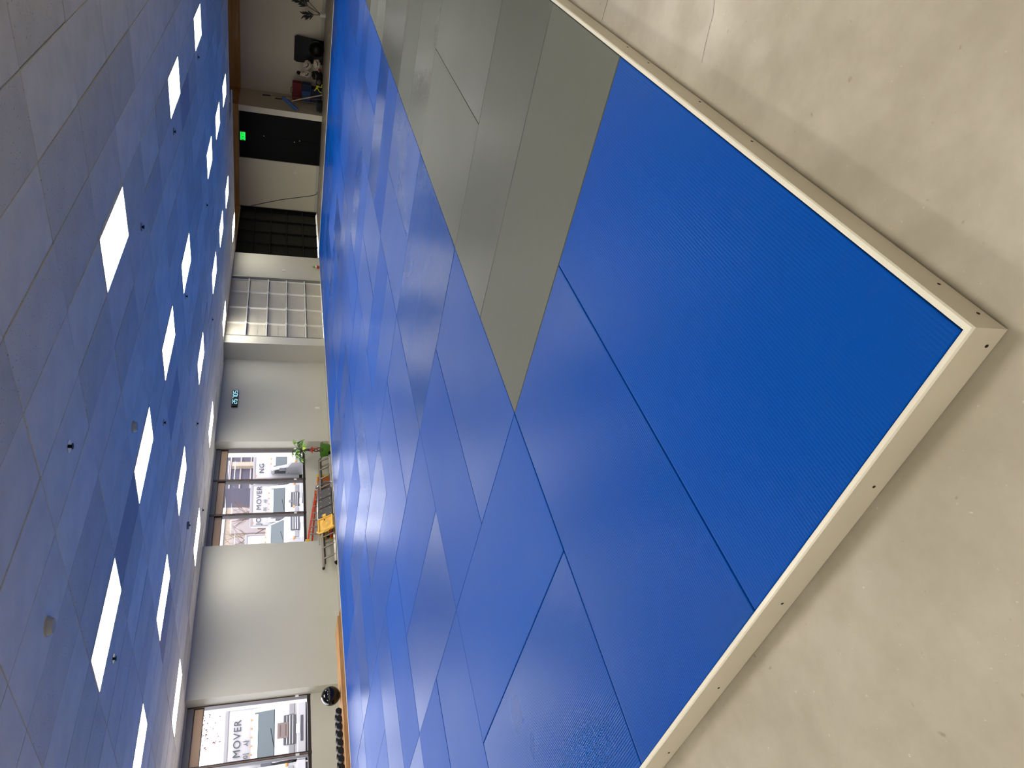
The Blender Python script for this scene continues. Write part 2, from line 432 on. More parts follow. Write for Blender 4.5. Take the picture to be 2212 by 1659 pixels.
# garage doors
def garage(name, x0, x1, zb, panelm, railm, edgem, label):
    d = struct(empty(name, (x0, YG+.02, 0)), label); Wd = x1-x0
    zs = [zb, .575, 1.175, 1.77, 2.385, 2.95]; xs = [0, .74, 1.63, 2.56, Wd] if name == 'door_2' else [0, .88, 1.80, 2.76, Wd]
    for r in range(5):
        for c in range(4):
            a, b, z0, z1 = xs[c]+.004, xs[c+1]-.004, zs[r]+.009, zs[r+1]-.009; zm = (z0+z1)/2
            pn = obj('panel', G().box(a, b, .04, .07, z0, z1, bev=.003), panelm, d)
            obj('raised_band', G().box(a+.05, b-.05, .034, .041, zm-.05, zm+.05), panelm, pn)
    for z in zs[1:-1]:
        obj('rail', G().box(0, Wd-.02, -.03, .03, z-.02, z+.02, bev=.003), railm, d)
        obj('seam_shadow', G().box(0, Wd-.02, .03, .045, z-.04, z+.03), BLACKP if panelm is BLACKG else HEADG, d)  # dark strip at the panel joint, painted in as the rail's shadow line
    for x in xs[1:-1]:
        st = obj('stile', G().box(x-.016, x+.016, -.01, .04, zb, 2.94), railm, d)
        for z in zs[1:-1]: obj('hinge', G().box(x-.035, x+.035, -.045, -.028, z-.035, z+.035, bev=.003), railm, st)
    obj('end_stile', G().box(0, .05, .005, .04, zb, 2.94), railm, d)
    obj('end_stile', G().box(Wd-.1, Wd-.05, .005, .04, zb, 2.94), railm, d)
    obj('track', G().box(Wd-.035, Wd-.005, -.07, .02, .02, 2.94), edgem, d)
    obj('track', G().box(.0, .012, -.04, .005, .02, 2.94), edgem, d)
    for z in zs[:-1]:
        obj('roller', G().cyl((Wd-.05, -.03, z+.06), (Wd-.01, -.03, z+.06), .025, n=10), edgem, d)
    return d
garage('door_2', 17.72, 21.17, .02, GPANEL, GRAIL, GALV, 'white sectional garage door with steel ribs and panels')
garage('door_3', 22.88, 26.6, .045, BLACKG, BLACKR, BLACKP, 'black sectional garage door in the far corner')

# black double door on the back wall
d = struct(empty('door_1', (XB, 8.98, 0)), 'tall black double door under the green exit sign')
obj('leaf', G().box(.03, .08, .006, .888, .03, 2.955, bev=.003), BLACKP, d)
lf = obj('leaf', G().box(.03, .08, .894, 1.784, .03, 2.955, bev=.003), BLACKP, d)
obj('knob', G().cyl((.03, .85, .78), (-.01, .85, .78), .018, n=10).sph((-.035, .85, .78), .034), CHROME, d, True)
obj('rose', G().cyl((.03, .95, .97), (.018, .95, .97), .022, n=12), GALV, lf)
obj('viewer', G().cyl((.03, .86, 2.08), (.018, .86, 2.08), .018, n=12), GALV, lf)
obj('threshold', G().box(0, .1, .0, 1.79, 0, .025), BLACKP, d)

# ------------------------------------------------------------------ suspended ceiling
LIGHTS = {(3, 3): 0, (7, 3): 0, (10, 3): 0, (1, 8): 0, (3, 8): 0, (5, 8): 0, (7, 8): 0, (11, 8): 0, (13, 8): 0, (15, 8): 0,
          (1, 13): 0, (3, 13): 0, (5, 13): 0, (8, 13): 0, (11, 13): 0, (13, 13): 0, (15, 13): 0,
          (3, 18): 0, (6, 18): 0, (9, 18): 0, (13, 18): 0, (17, 18): 0}
for c in ((-1, 3), (-4, 3), (-4, -2), (-1, -2), (-2, 8), (-4, 8), (-2, 13), (-4, 13), (0, 18), (-3, 18), (14, 3), (3, -2), (7, -2), (11, -2), (-4, -7), (1, -7), (5, -7), (9, -7)): LIGHTS[c] = 0  # unseen panel lights, added to balance the light in the room
LIGHTS.pop((17, 18)); LIGHTS[(17, 17)] = 0
def cell(i, j): return TX0+TPX*i, TX0+TPX*(i+1), TY0+TPY*j, TY0+TPY*(j+1)
def lastcol(j): return 16 if TY0+TPY*j < 7.3 else 17
g = G()
g.box(XMIN, 21.87, YMIN, 7.1, ZC+.014, ZC+.03); g.box(XMIN, 23.05, 7.1, YG, ZC+.014, ZC+.03)
g.box(XMIN, 17.34, YG, YW, ZC+.014, ZC+.03)
ceil = struct(obj('ceiling', g, mat('grid_backing', (150, 148, 142), .7)), 'suspended ceiling of white acoustic tiles')
cells = []
for i in range(-7, 18):
    for j in range(-12, 22):
        if (i, j) in LIGHTS or i > lastcol(j): continue
        x0, x1, y0, y1 = cell(i, j)
        ylim = YW if x1 < 17.4 else YG
        if x1 < XMIN or y1 < YMIN or y0 > ylim-.05: continue
        x0 = max(x0, XMIN+.01); y0 = max(y0, YMIN+.01); y1 = min(y1, ylim-.012)
        ctr = Vector(((x0+x1)/2, (y0+y1)/2, ZC))
        full = (x1-x0 > TPX-.02) and (y1-y0 > TPY-.02)
        cells.append((0 if inframe(ctr, 60) else 1, (ctr-CAM).length, i, j, x0, x1, y0, y1, full))
cells.sort()
tme = {}
def tile_mesh(w, h):
    k = (round(w, 3), round(h, 3))
    if k not in tme:
        tme[k] = mesh_of('ceiling_tile', G().box(-w/2, w/2, -h/2, h/2, 0, .014, bev=.003), TILE_A)
    return tme[k]
def cellof(x, y): p = onz(x, y, ZC); return (math.floor((p.x-TX0)/TPX), math.floor((p.y-TY0)/TPY))
dark = {cellof(395, 235), cellof(287, 1110), cellof(383, 850), cellof(347, 1395)}
rest = G()
for n, (_, dist, i, j, x0, x1, y0, y1, full) in enumerate(cells):
    gap = .007
    tm = TILE_C if (i, j) in dark else (TILE_B if random.random() < .42 else TILE_A)
    if n < 296:
        o = linked('ceiling_tile', tile_mesh(x1-x0-2*gap, y1-y0-2*gap), ceil, ((x0+x1)/2, (y0+y1)/2, ZC + random.uniform(-.002, .003)), 0, tm)
        o.rotation_euler = (random.uniform(-.004, .004), random.uniform(-.002, .002), 0)
    else: rest.box(x0+gap, x1-gap, y0+gap, y1-gap, ZC, ZC+.014)
ro = obj('far_ceiling_tiles', rest, TILE_A, ceil); ro['kind'] = 'stuff'
ceil_edge = obj('edge_angle', G().box(23.04, 23.06, 7.1, YG, ZC-.02, ZC+.04).box(21.86, 21.88, YMIN, 7.1, ZC-.02, ZC+.04), WHITEP, ceil)

# panel lights
rows = {}
for (i, j) in LIGHTS: rows.setdefault(18 if j == 17 else j, []).append((i, j))
RN = {3: 'in the row farthest from the windows', 8: 'in the second row from the camera side', 13: 'in the second row from the window wall', 18: 'in the row beside the window wall'}
ORD = ['nearest', 'second nearest', 'third nearest', 'fourth nearest', 'fifth nearest', 'sixth nearest', 'seventh nearest', 'eighth nearest']
lf_me = mesh_of('diffuser', G().box(-TPX/2+.022, TPX/2-.022, -TPY/2+.022, TPY/2-.022, -.004, .006), LIT)
fr = G()
for a in ((-TPX/2+.005, TPX/2-.005, -TPY/2+.005, -TPY/2+.022), (-TPX/2+.005, TPX/2-.005, TPY/2-.022, TPY/2-.005),
          (-TPX/2+.005, -TPX/2+.022, -TPY/2+.022, TPY/2-.022), (TPX/2-.022, TPX/2-.005, -TPY/2+.022, TPY/2-.022)): fr.box(*a, -.006, .012)
fr_me = mesh_of('frame', fr, WHITEP)
for j, L in rows.items():
    L.sort(key=lambda c: (Vector((cell(*c)[0]+.6, cell(*c)[2]+.3, ZC))-CAM).length); k = 0
    for c in L:
        x0, x1, y0, y1 = cell(*c); e = empty('ceiling_light', ((x0+x1)/2, (y0+y1)/2, ZC))
        vis = any(inframe((x, y, ZC)) for x in (x0, x1) for y in (y0, y1))
        if vis and j in RN:
            lab = f'lit flat panel light, {ORD[k]} {RN[j]}'; k += 1
        else: lab = 'flat panel light outside the view, added to balance the light'
        tag(e, lab, 'light', 'flat panel lights in the ceiling')
        linked('frame', fr_me, e); linked('diffuser', lf_me, e)

# sprinklers and detectors
SPR = [((148, 964), 'sprinkler head in the near grey tiles, with bright ring'), ((244, 1423), 'sprinkler head beside the panel light above the second window bay'),
       ((305, 490), 'sprinkler head just beyond the largest panel light at the right'), ((401, 640), 'sprinkler head in the blue-tinted ceiling near the middle light'),
       ((353, 913), 'sprinkler head beyond the long light in the middle'), ((375, 284), 'sprinkler head beside the small light near the back wall'),
       ((427, 123), 'sprinkler head close to the light at the right edge'), ((446, 443), 'far sprinkler head before the black door'),
       ((458, 690), 'far sprinkler head in front of the white garage door'), ((425, 915), 'far sprinkler head above the pier with the clock'),
       ((437, 1102), 'small sprinkler head beside the light over the ladders')]
for k, (q, lab) in enumerate(SPR):
    p = onz(*q, ZC); e = empty('sprinkler', (p.x, p.y, ZC)); s = 1.0
    obj('escutcheon', G().cyl((0, 0, 0), (0, 0, -.006), .052*s, n=20), CHROME if k < 2 else GALV, e, True)
    obj('body', G().cyl((0, 0, -.006), (0, 0, -.026), .014, n=10), BLACKP, e)
    obj('deflector', G().cyl((0, 0, -.026), (0, 0, -.031), .026, n=14), BLACKP, e)
    tag(e, lab, 'sprinkler', 'ceiling sprinklers')
for q, lab, r in (((101, 1353), 'beige round smoke detector in the near ceiling tiles', .075), ((287, 922), 'beige dome detector beside the long middle light', .07)):
    p = onz(*q, ZC); e = tag(empty('smoke_detector', (p.x, p.y, ZC)), lab, 'detector')
    obj('plate', G().cyl((0, 0, 0), (0, 0, -.012), r, n=24), BEIGE, e, True); obj('dome', G().cyl((0, 0, -.012), (0, 0, -.045), r*.92, r*.7, n=24), BEIGE, e, True)
p = onz(404, 1135, ZC); e = tag(empty('ceiling_sensor', (p.x, p.y, ZC)), 'small dark box sensor on the ceiling near the ladders', 'sensor')
obj('housing', G().box(-.06, .06, -.04, .04, -.04, 0, bev=.006), HEADG, e); obj('lens', G().sph((0, 0, -.04), .02), BLACKP, e, True)

# ================================================================== MAT FLOOR
mf = tag(empty('mat_floor', (0, 0, 0)), 'raised training floor of blue and grey vinyl mats framed in white boards', 'mat floor')
NX, NY = 11, 6
LX, LY = NX*2, NY*2
mm = mesh_of('mat', G().box(-.997, .997, -.497, .497, -.04, 0, bev=.004), BLUE)
for i in range(NX):
    for j in range(NY):
        cx, cy = 2*i+1, 2*j+1; grey = j == 0 and i >= 1
        for s in (-.5, .5):
            along_x = (i+j) % 2 == 0
            loc = (cx, cy+s, MATZ) if along_x else (cx+s, cy, MATZ)
            o = linked('mat', mm, mf, (loc[0], loc[1], MATZ + random.uniform(-.0012, .0012)), 0 if along_x else math.pi/2, GREY if grey else BLUE)
            o.rotation_euler.x = random.uniform(-.0012, .0012); o.rotation_euler.y = random.uniform(-.0008, .0008)
obj('subfloor', G().box(.0, LX, .0, LY, .002, .046), PLY, mf)
T = .021
def board(name, p0, p1, out, screws):
    p0, p1, out = Vector(p0), Vector(p1), Vector(out); d = (p1-p0).normalized(); L = (p1-p0).length
    M = Matrix(((d.x, out.x, 0, p0.x), (d.y, out.y, 0, p0.y), (0, 0, 1, 0), (0, 0, 0, 1)))
    def mitred(prof):
        g = G(); A = []
        for y, z in prof: A.append((g.b.verts.new((-y, y, z)), g.b.verts.new((L+y, y, z))))
        for k in range(len(A)):
            q, r = A[k], A[(k+1) % len(A)]; g.b.faces.new((q[0], q[1], r[1], r[0]))
        g.b.faces.new([a[0] for a in A][::-1]); g.b.faces.new([a[1] for a in A])
        bmesh.ops.recalc_face_normals(g.b, faces=g.b.faces); return g
    b = obj('edge_board', mitred(((.004, .004), (T, .004), (T, .092), (.004, .092))), WTRIM, mf, M=M)
    # mitred cap strip
    g = mitred(((.003, .092), (T+.001, .092), (T+.001, .0955), (T-.003, .099), (.007, .099), (.003, .096)))
    obj('cap_strip', g, WCAP, b)
    for s, z in screws: obj('screw_hole', G().cyl((s, T-.001, z), (s, T+.0012, z), .0042, n=10), HOLE, b)
    return b
def sc(pts, axis):
    r = []
    for x, y in pts:
        p = ony(x, y, -T) if axis == 'x' else onx(x, y, -T)
        r.append((p.x if axis == 'x' else p.y, min(max(p.z+.012, .026), .075)))
    return r
board('edge_board', (0, 0, 0), (LX, 0, 0), (0, -1, 0), sc([(2036.5, 614.5), (2122, 678), (1631, 306.5), (1520, 221.5), (1411, 138), (1361, 103)], 'x'))
board('edge_board', (0, LY, 0), (0, 0, 0), (-1, 0, 0), [])
bl = [c for c in mf.children if c.name.startswith('edge_board')][-1]
for s, z in sc([(2140, 748), (1896, 1051), (1697, 1303), (1559, 1485), (1451, 1625)], 'y'):
    obj('screw_hole', G().cyl((LY-s, T-.001, z), (LY-s, T+.0012, z), .0042, n=10), HOLE, bl)
board('edge_board', (LX, LY, 0), (0, LY, 0), (0, 1, 0), [])
board('edge_board', (LX, 0, 0), (LX, LY, 0), (1, 0, 0), [])

# ================================================================== THINGS ALONG THE FRONT WALL
# plywood stack with ball and dumbbells
ENDS = [(2.6, 7.78, .0, .04), (2.6, 7.55, .04, .075), (2.6, 7.36, .075, .125), (2.6, 7.28, .125, .16)]
PL = ['lowest plywood sheet of the stack behind the mats, longest end', 'second plywood sheet from the floor in the stack', 'third plywood sheet from the floor in the stack', 'top plywood sheet carrying the dumbbells and ball']
for k, (x0, x1, z0, z1) in enumerate(ENDS):
    dy = [0, .012, -.004, .008][k]
    tag(obj('plywood_sheet', G().box(x0, x1, 12.13+dy, 12.78, z0, z1-.001, bev=.001), PLY), PL[k], 'plywood', 'plywood stack behind the mats')
e = tag(empty('slam_ball', (5.79, 12.46, .335)), 'glossy black slam ball on the plywood stack under the window', 'ball')
obj('shell', G().sph((0, 0, 0), .173, u=40, v=24), BALLM, e, True)
obj('valve', G().cyl((-.07, -.147, .055), (-.078, -.162, .06), .012, n=12), RUBB, e)
def dumbbell():
    g1 = G()
    heads = []
    for s in (-1, 1):
        g = G()
        pts = [(.062*math.cos(math.pi/3*k), .054+.062*math.sin(math.pi/3*k)) for k in range(6)]
        g.prism(pts, 'y', s*.06, s*.155, bev=.008); heads.append(g)
    h = G().cyl((0, -.075, .054), (0, .075, .054), .016, n=12)
    return heads, h
hd, hn = dumbbell()
hme = [mesh_of('head', x, RUBB) for x in hd]; nme = mesh_of('handle', hn, CHROME)
DN = ['nearest the ball', 'second from the ball', 'third from the ball', 'fourth from the ball', 'fifth from the ball', 'sixth from the ball', 'seventh from the ball', 'eighth from the ball', 'ninth from the ball', 'tenth from the ball']
for k in range(10):
    x = 5.44 - k*.142
    e = tag(empty('dumbbell', (x, 12.50, .1605)), f'black hex dumbbell on the plywood stack, {DN[k]}', 'dumbbell', 'hex dumbbells under the window')
    e.rotation_euler.z = random.uniform(-.05, .05)
    for m_ in hme: linked('head', m_, e)
    linked('handle', nme, e)

# aluminium extension ladder lying on its side, leaning on the pier
LEAN = math.atan2(.21, .30)
lad = tag(empty('extension_ladder', (9.31, 13.06, .012), (-LEAN, 0, 0)), 'aluminium extension ladder lying on its side along the front wall', 'ladder')
Ll = 3.62; Hh = .375
for y0, nm in ((0, 0), (.055, 1)):
    o0 = .0 if nm == 0 else .12
    for z0 in (0, Hh-.055):
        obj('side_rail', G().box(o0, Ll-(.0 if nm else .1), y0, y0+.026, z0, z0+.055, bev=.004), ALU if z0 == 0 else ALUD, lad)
for k in range(11):
    x = .24 + k*.32
    obj('rung', G().cyl((x, .012, .03), (x, .012, Hh-.03), .023, n=10), ALUD, lad, True)
for k in range(10):
    x = .40 + k*.32
    if k % 2: obj('rung', G().cyl((x, .067, .03), (x, .067, Hh-.03), .015, n=10), ALUD, lad, True)
for x in (0., 0.):
    pass
obj('end_cap', G().box(-.03, .03, -.004, .085, -.004, .06, bev=.006), BLACKP, lad)
obj('end_cap', G().box(Ll-.06, Ll+.02, -.004, .085, -.006, .06, bev=.006), BLACKP, lad)
obj('end_cap', G().box(-.05, .02, .0, .03, Hh-.05, Hh+.01, bev=.006), BLACKP, lad)

# folding step stool with black treads and yellow tray, in front of the ladder
st = tag(empty('step_stool', (10.22, 12.96, .012), (-LEAN*.92, 0, 0)), 'folded step stool with three charcoal treads and yellow tool tray', 'step stool')
for z in (.0, .425):
    obj('side_rail', G().cyl((-.32 if z else .0, .0, z+.012), (1.52, .0, z+.012), .013, n=10), CHROME if z else ALU, st, True)
obj('top_bar', G().tube([(1.5, .0, .012), (1.54, -.012, .05), (1.56, -.02, .22), (1.54, -.012, .4), (1.5, .0, .437)], .013), CHROME, st, True)
obj('corner_pad', G().box(1.49, 1.58, -.03, .03, .42, .475, bev=.012), HEADG, st)
for k in range(3):
    x0 = 1.36 - (k+1)*.305
    t = obj('tread', G().box(x0, x0+.285, -.03, .012, .035, .405, bev=.008), TREAD, st)
    for q in ((.06, .09), (.22, .09), (.06, .33), (.22, .33)):
        obj('rivet', G().cyl((x0+q[0], -.03, q[1]), (x0+q[0], -.034, q[1]), .007, n=8), WHITEP, t)
tr = obj('tray', G().box(.02, .40, -.045, -.02, .02, .42, bev=.012), YEL, st)
g = G()
for a in ((.02, .40, .02, .05), (.02, .40, .39, .42), (.37, .40, .05, .39)): g.box(a[0], a[1], -.075, -.04, a[2], a[3], bev=.008)
obj('rim', g, YEL, tr)
obj('lip', G().tube([(.03, -.06, .0), (-.03, -.07, .06), (-.045, -.07, .22), (-.03, -.07, .38), (.03, -.06, .44)], .028, 10), YEL, tr, True)
g = G()
for r in (.05, .08, .11): 
    g.tube([(.2+r*math.cos(a/16*6.283), -.047, .2+r*math.sin(a/16*6.283)) for a in range(17)], .004, 6)
obj('ring_groove', g, mat('yellow_groove', (206, 156, 60), .5), tr)
obj('tray_hole', G().cyl((.33, -.046, .25), (.33, -.05, .25), .018, n=12), BLACKP, tr)
obj('tray_latch', G().box(.44, .52, -.05, -.03, .2, .3, bev=.01), YEL, st)
obj('hinge_bar', G().box(.405, .44, -.02, .01, .01, .43, bev=.004), BLACKP, st)

# orange fibreglass stepladder in the recess behind
sl = tag(empty('stepladder', (0, 0, 0)), 'orange fibreglass stepladder folded on its side in the window recess', 'ladder')
a0, b0 = Vector((10.28, 13.46, .62)), Vector((11.75, 13.44, .40))
def rail(name, p, q, w, t, m_):
    p, q = Vector(p), Vector(q); d = (q-p); L = d.length
    R = d.to_track_quat('X', 'Z').to_matrix().to_4x4()
    return obj(name, G().box(0, L, -t/2, t/2, -w/2, w/2, bev=.004), m_, sl, M=Matrix.Translation(p) @ R)
rail('front_rail', a0, b0, .05, .025, FIBR); rail('front_rail', a0-Vector((0, .02, .55)), b0-Vector((0, 0, .30)), .05, .025, FIBR)
rail('rear_rail', a0+Vector((0, .06, -.10)), b0+Vector((.0, .05, -.02)), .04, .02, FIBR); rail('rear_rail', a0+Vector((0, .06, -.55)), b0+Vector((.0, .05, -.26)), .04, .02, FIBR)
for k in range(6):
    t = .12+.15*k; p = a0.lerp(b0, t); q = (a0-Vector((0, .02, .55))).lerp(b0-Vector((0, 0, .30)), t)
    obj('step', G().cyl(p, q, .02, n=8), ALU, sl, True)
for k in range(5):
    t = .18+.16*k; p = (a0+Vector((0, .06, -.10))).lerp(b0+Vector((0, .05, -.02)), t)
    obj('brace', G().cyl(p+Vector((0, -.03, .02)), p+Vector((0, -.055, .09)), .009, n=6), ALU, sl)
obj('top_cap', G().box(11.72, 11.85, 13.40, 13.52, .05, .43, bev=.01), ORNG, sl)
obj('foot', G().box(10.22, 10.3, 13.43, 13.5, .57, .68, bev=.015), YELB, sl); obj('foot', G().box(10.22, 10.3, 13.41, 13.48, .0, .11, bev=.015), YELB, sl)

# yellow and grey tool case, and black case with yellow handles
e = tag(empty('tool_case', (12.16, 13.5, 0)), 'grey tool case with orange band and yellow lid behind the ladder', 'tool case')
obj('body', G().box(-.19, .12, -.1, .1, 0.0, .33, bev=.012), GREYB, e)
obj('band', G().box(.0, .19, -.104, .104, .03, .34, bev=.008), ORNG, e)
obj('lid', G().box(.15, .24, -.11, .11, .01, .355, bev=.012), YELB, e)
obj('clasp', G().box(.1, .15, -.118, -.1, .2, .27, bev=.004), BLACKP, e)
e = tag(empty('tool_bag', (10.85, 13.61, 0)), 'black tool bag with yellow end grips behind the step stool', 'tool bag')
obj('body', G().prism([(-.36, 0), (.36, 0), (.34, .22), (.22, .36), (-.2, .36), (-.34, .24)], 'y', -.05, .07, bev=.015), BLKF, e)
obj('grip', G().box(-.40, -.30, -.055, .075, .16, .3, bev=.02), YELB, e); obj('grip', G().box(-.28, -.16, -.062, -.05, .07, .14, bev=.005), YELB, e)
obj('base_panel', G().box(-.37, .37, -.056, .076, .0, .06, bev=.01), GREYB, e)

# money tree in the green pot
PX, PY = 13.16, 13.22
e = tag(empty('potted_tree', (PX, PY, 0)), 'money tree with red bow in a square green pot by the window', 'potted plant')
g = G()
v = []
for z, r in ((0.0, .135), (.245, .19)): v.append([g.b.verts.new((r*sx, r*sy, z)) for sx, sy in ((-1, -1), (1, -1), (1, 1), (-1, 1))])
for k in range(4): g.b.faces.new((v[0][k], v[0][(k+1) % 4], v[1][(k+1) % 4], v[1][k]))
g.b.faces.new(v[0][::-1]); inn = [g.b.verts.new((.17*sx, .17*sy, .245)) for sx, sy in ((-1, -1), (1, -1), (1, 1), (-1, 1))]
inb = [g.b.verts.new((.165*sx, .165*sy, .215)) for sx, sy in ((-1, -1), (1, -1), (1, 1), (-1, 1))]
for k in range(4):
    g.b.faces.new((v[1][k], v[1][(k+1) % 4], inn[(k+1) % 4], inn[k])); g.b.faces.new((inn[k], inn[(k+1) % 4], inb[(k+1) % 4], inb[k]))
g.b.faces.new(inb)
pot = obj('pot', g, GREENP, e)
pot.rotation_euler.z = math.radians(38)
obj('soil', G().box(-.16, .16, -.16, .16, .20, .22), BARK, e)
for a in range(3):
    pts = []
    for k in range(15):
        t = k/14; ph = a*2.094 + t*8; r = .055*(1-t)**2 + .016
        pts.append((r*math.cos(ph), r*math.sin(ph), .2 + t*.58))
    obj('trunk', G().tube(pts, .014, 7), BARK, e, True)
bow = obj('bow', G().sph((0, 0, .47), .045, (1, 1, .8)), REDB, e, True)
g = G()
for k in range(9):
    a = k*.7; g.tube([(0, 0, .47), (.05*math.cos(a), .05*math.sin(a), .5), (.085*math.cos(a), .085*math.sin(a), .46), (.03*math.cos(a), .03*math.sin(a), .45)], .011, 6)
for s in (-1, 1): g.tube([(0, -.04, .45), (s*.05, -.06, .36), (s*.04, -.06, .28)], .007, 6)
obj('ribbon_loops', g, REDB, bow, True)
random.seed(11)
for k in range(15):
    a = random.uniform(0, 6.283); el = random.uniform(-.1, 1.1); L = random.uniform(.12, .26)
    p0 = Vector((.02*math.cos(a), .02*math.sin(a), random.uniform(.70, .82)))
    d = Vector((math.cos(a)*math.cos(el), math.sin(a)*math.cos(el), math.sin(el)))
    p1 = p0 + d*L
    stl = obj('leaf_stalk', G().tube([p0, p0.lerp(p1, .5)+Vector((0, 0, .02)), p1], .005, 5), LEAFD, e)
    for q in range(5):
        b = a + (q-2)*.62
        dd = Vector((math.cos(b), math.sin(b), random.uniform(-.5, .35)))
        obj('leaf', G().leaf(p1, dd, (0, 0, 1), random.uniform(.13, .22), random.uniform(.026, .04), random.uniform(.1, .7)), random.choice([LEAF, LEAF, LEAFD, LEAF, LEAFL]), stl)

# wall clock
e = tag(empty('digital_clock', (15.45, YP, 2.55)), 'black digital wall clock with pale blue digits reading 2:57:05', 'clock')
obj('housing', G().box(-.36, .36, -.045, -.002, -.085, .085, bev=.008), PLASB, e)
SEG = {'2': 'abged', '5': 'afgcd', '7': 'abc', '0': 'abcdef'}
def digit(ch, xc):
    g = G(); w, h, t = .040, .058, .013; y0, y1 = -.0475, -.0445
    R = {'a': (-w, w, h-t/2, h+t/2), 'd': (-w, w, -h-t/2, -h+t/2), 'g': (-w, w, -t/2, t/2), 'b': (w-t/2, w+t/2, 0, h), 'c': (w-t/2, w+t/2, -h, 0), 'f': (-w-t/2, -w+t/2, 0, h), 'e': (-w-t/2, -w+t/2, -h, 0)}
    for s in SEG[ch]: a = R[s]; g.box(xc+a[0], xc+a[1], y0, y1, a[2], a[3])
    obj('digit', g, DIGI, e)
for ch, xc in (('2', -.2), ('5', -.085), ('7', .035), ('0', .165), ('5', .285)): digit(ch, xc)
for xc in (-.142, .1):
    obj('colon', G().box(xc-.006, xc+.006, -.0475, -.0445, .015, .029).box(xc-.006, xc+.006, -.0475, -.0445, -.029, -.015), DIGI, e)

# outlets
def outlet(p, face, lab):
    e = tag(empty('wall_outlet', p, (0, 0, face)), lab, 'outlet')
    obj('plate', G().box(-.04, .04, -.008, 0, -.06, .06, bev=.003), WHITEP, e)
    for z in (-.026, .026): obj('socket', G().box(-.016, .016, -.0095, -.007, z-.014, z+.014, bev=.002), BEIGE, e)
outlet((15.11, YP, .27), 0, 'white wall outlet low on the pier below the clock')
q = ony(613.5, 584.5, YG); outlet((q.x, YG, q.z), 0, 'white wall outlet on the wall between the two garage doors')
q = onx(440+865/4.367, 220+672/4.367, XB); outlet((XB, q.y, q.z), -math.pi/2, 'white wall outlet beside the black double door')

# small plant in red wrap
e = tag(empty('small_plant', (22.0, 12.62, 0)), 'small green plant in a red pot between the garage doors', 'potted plant')
obj('pot', G().cyl((0, 0, 0), (0, 0, .13), .045, .06, n=16), REDL, e, True)
obj('bow', G().sph((0, -.02, .16), .045, (1, .7, .7)), WHITEP, e, True)
for k in range(12):
    a = k*.9; obj('leaf', G().leaf((0, 0, .14), (math.cos(a)*.5, math.sin(a)*.5, 1), (0, 0, 1), .12+.012*(k % 5), .022, .1), LEAF if k % 3 else LEAFL, e)
obj('stem', G().cyl((0, 0, .1), (.01, 0, .33), .006, .003, n=6), BARK, e)

# cable on the back wall
pts = [onx(538, 445.5, XB-.02), onx(570, 438.5, XB-.02), onx(610, 431, XB-.02), onx(650, 426, XB-.02), onx(676, 422.5, XB-.02), onx(684, 419.5, XB-.03), onx(686.5, 415, XB-.05)]
pts[-1].z = max(pts[-1].z, .02)
e = tag(empty('cable', pts[0]), 'thin black cable slanting down the back wall beside the black garage door', 'cable')
obj('cord', G().tube([p-pts[0] for p in pts], .012, 6), CABLE, e, True)
obj('clip', G().box(-.03, .02, -.02, .02, -.02, .02, bev=.004), CABLE, e)

# exit sign
q0 = onx(440+333/4.367, 220+283/4.367, XB-.12); q1 = onx(440+388/4.367, 220+360/4.367, XB-.12)
e = tag(empty('exit_sign', (XB-.1, (q0.y+q1.y)/2, ZC-.13)), 'glowing green EXIT sign over the black double door', 'exit sign')
obj('housing', G().box(-.01, .05, -.165, .165, -.10, .10, bev=.006), BEIGE, e)
fc = obj('face', G().box(-.014, -.009, -.15, .15, -.085, .085), EXITG, e)
textmesh('EXIT', .15, .004, EXITD, 'lettering', fc, Matrix.Translation((-.017, 0, -.005)) @ FACE_MX)
obj('mount', G().box(.05, .10, -.04, .04, .0, .06), BEIGE, e)

# ================================================================== ALCOVE
# palm
e = tag(empty('potted_palm', (28.15, 5.56, 0)), 'dark palm in a white pot against the alcove wall', 'potted plant')
obj('pot', G().cyl((0, 0, 0), (0, 0, .2), .085, .1, n=18), WHITEP, e, True)
random.seed(5)
def frond(base_, tip, n, w, L0):
    base_, tip = Vector(base_), Vector(tip)
    pts = [base_.lerp(tip, t/12) + Vector((0, 0, -.10*(t/12)**2*0)) for t in range(13)]
    fr_ = obj('frond', G().tube(pts, [.014*(1-t/16) for t in range(13)], 6), PALMD, e)
    d = (tip-base_).normalized(); sv = d.cross(Vector((1, 0, 0))).normalized()
    for k in range(n):
        t = .45+.55*k/(n-1); p = base_.lerp(tip, t)
        for s in (-1, 1):
            dd = d*1.0 + sv*s*random.uniform(.45, .75) + Vector((random.uniform(-.3, .3), 0, 0))
            obj('leaflet', G().leaf(p, dd, (1, 0, 0), L0*random.uniform(.8, 1.15), w, .15), PALMD, fr_)
frond((0, 0, .18), (0, -.46, 1.22), 11, .028, .34)
frond((0, .01, .18), (0, .10, .72), 7, .026, .26)
frond((0, 0, .18), (.1, -.75, 1.12), 8, .028, .30)

def at_alc(cx, cy, X): return onx(440+cx/5.53, cy/5.53, X)
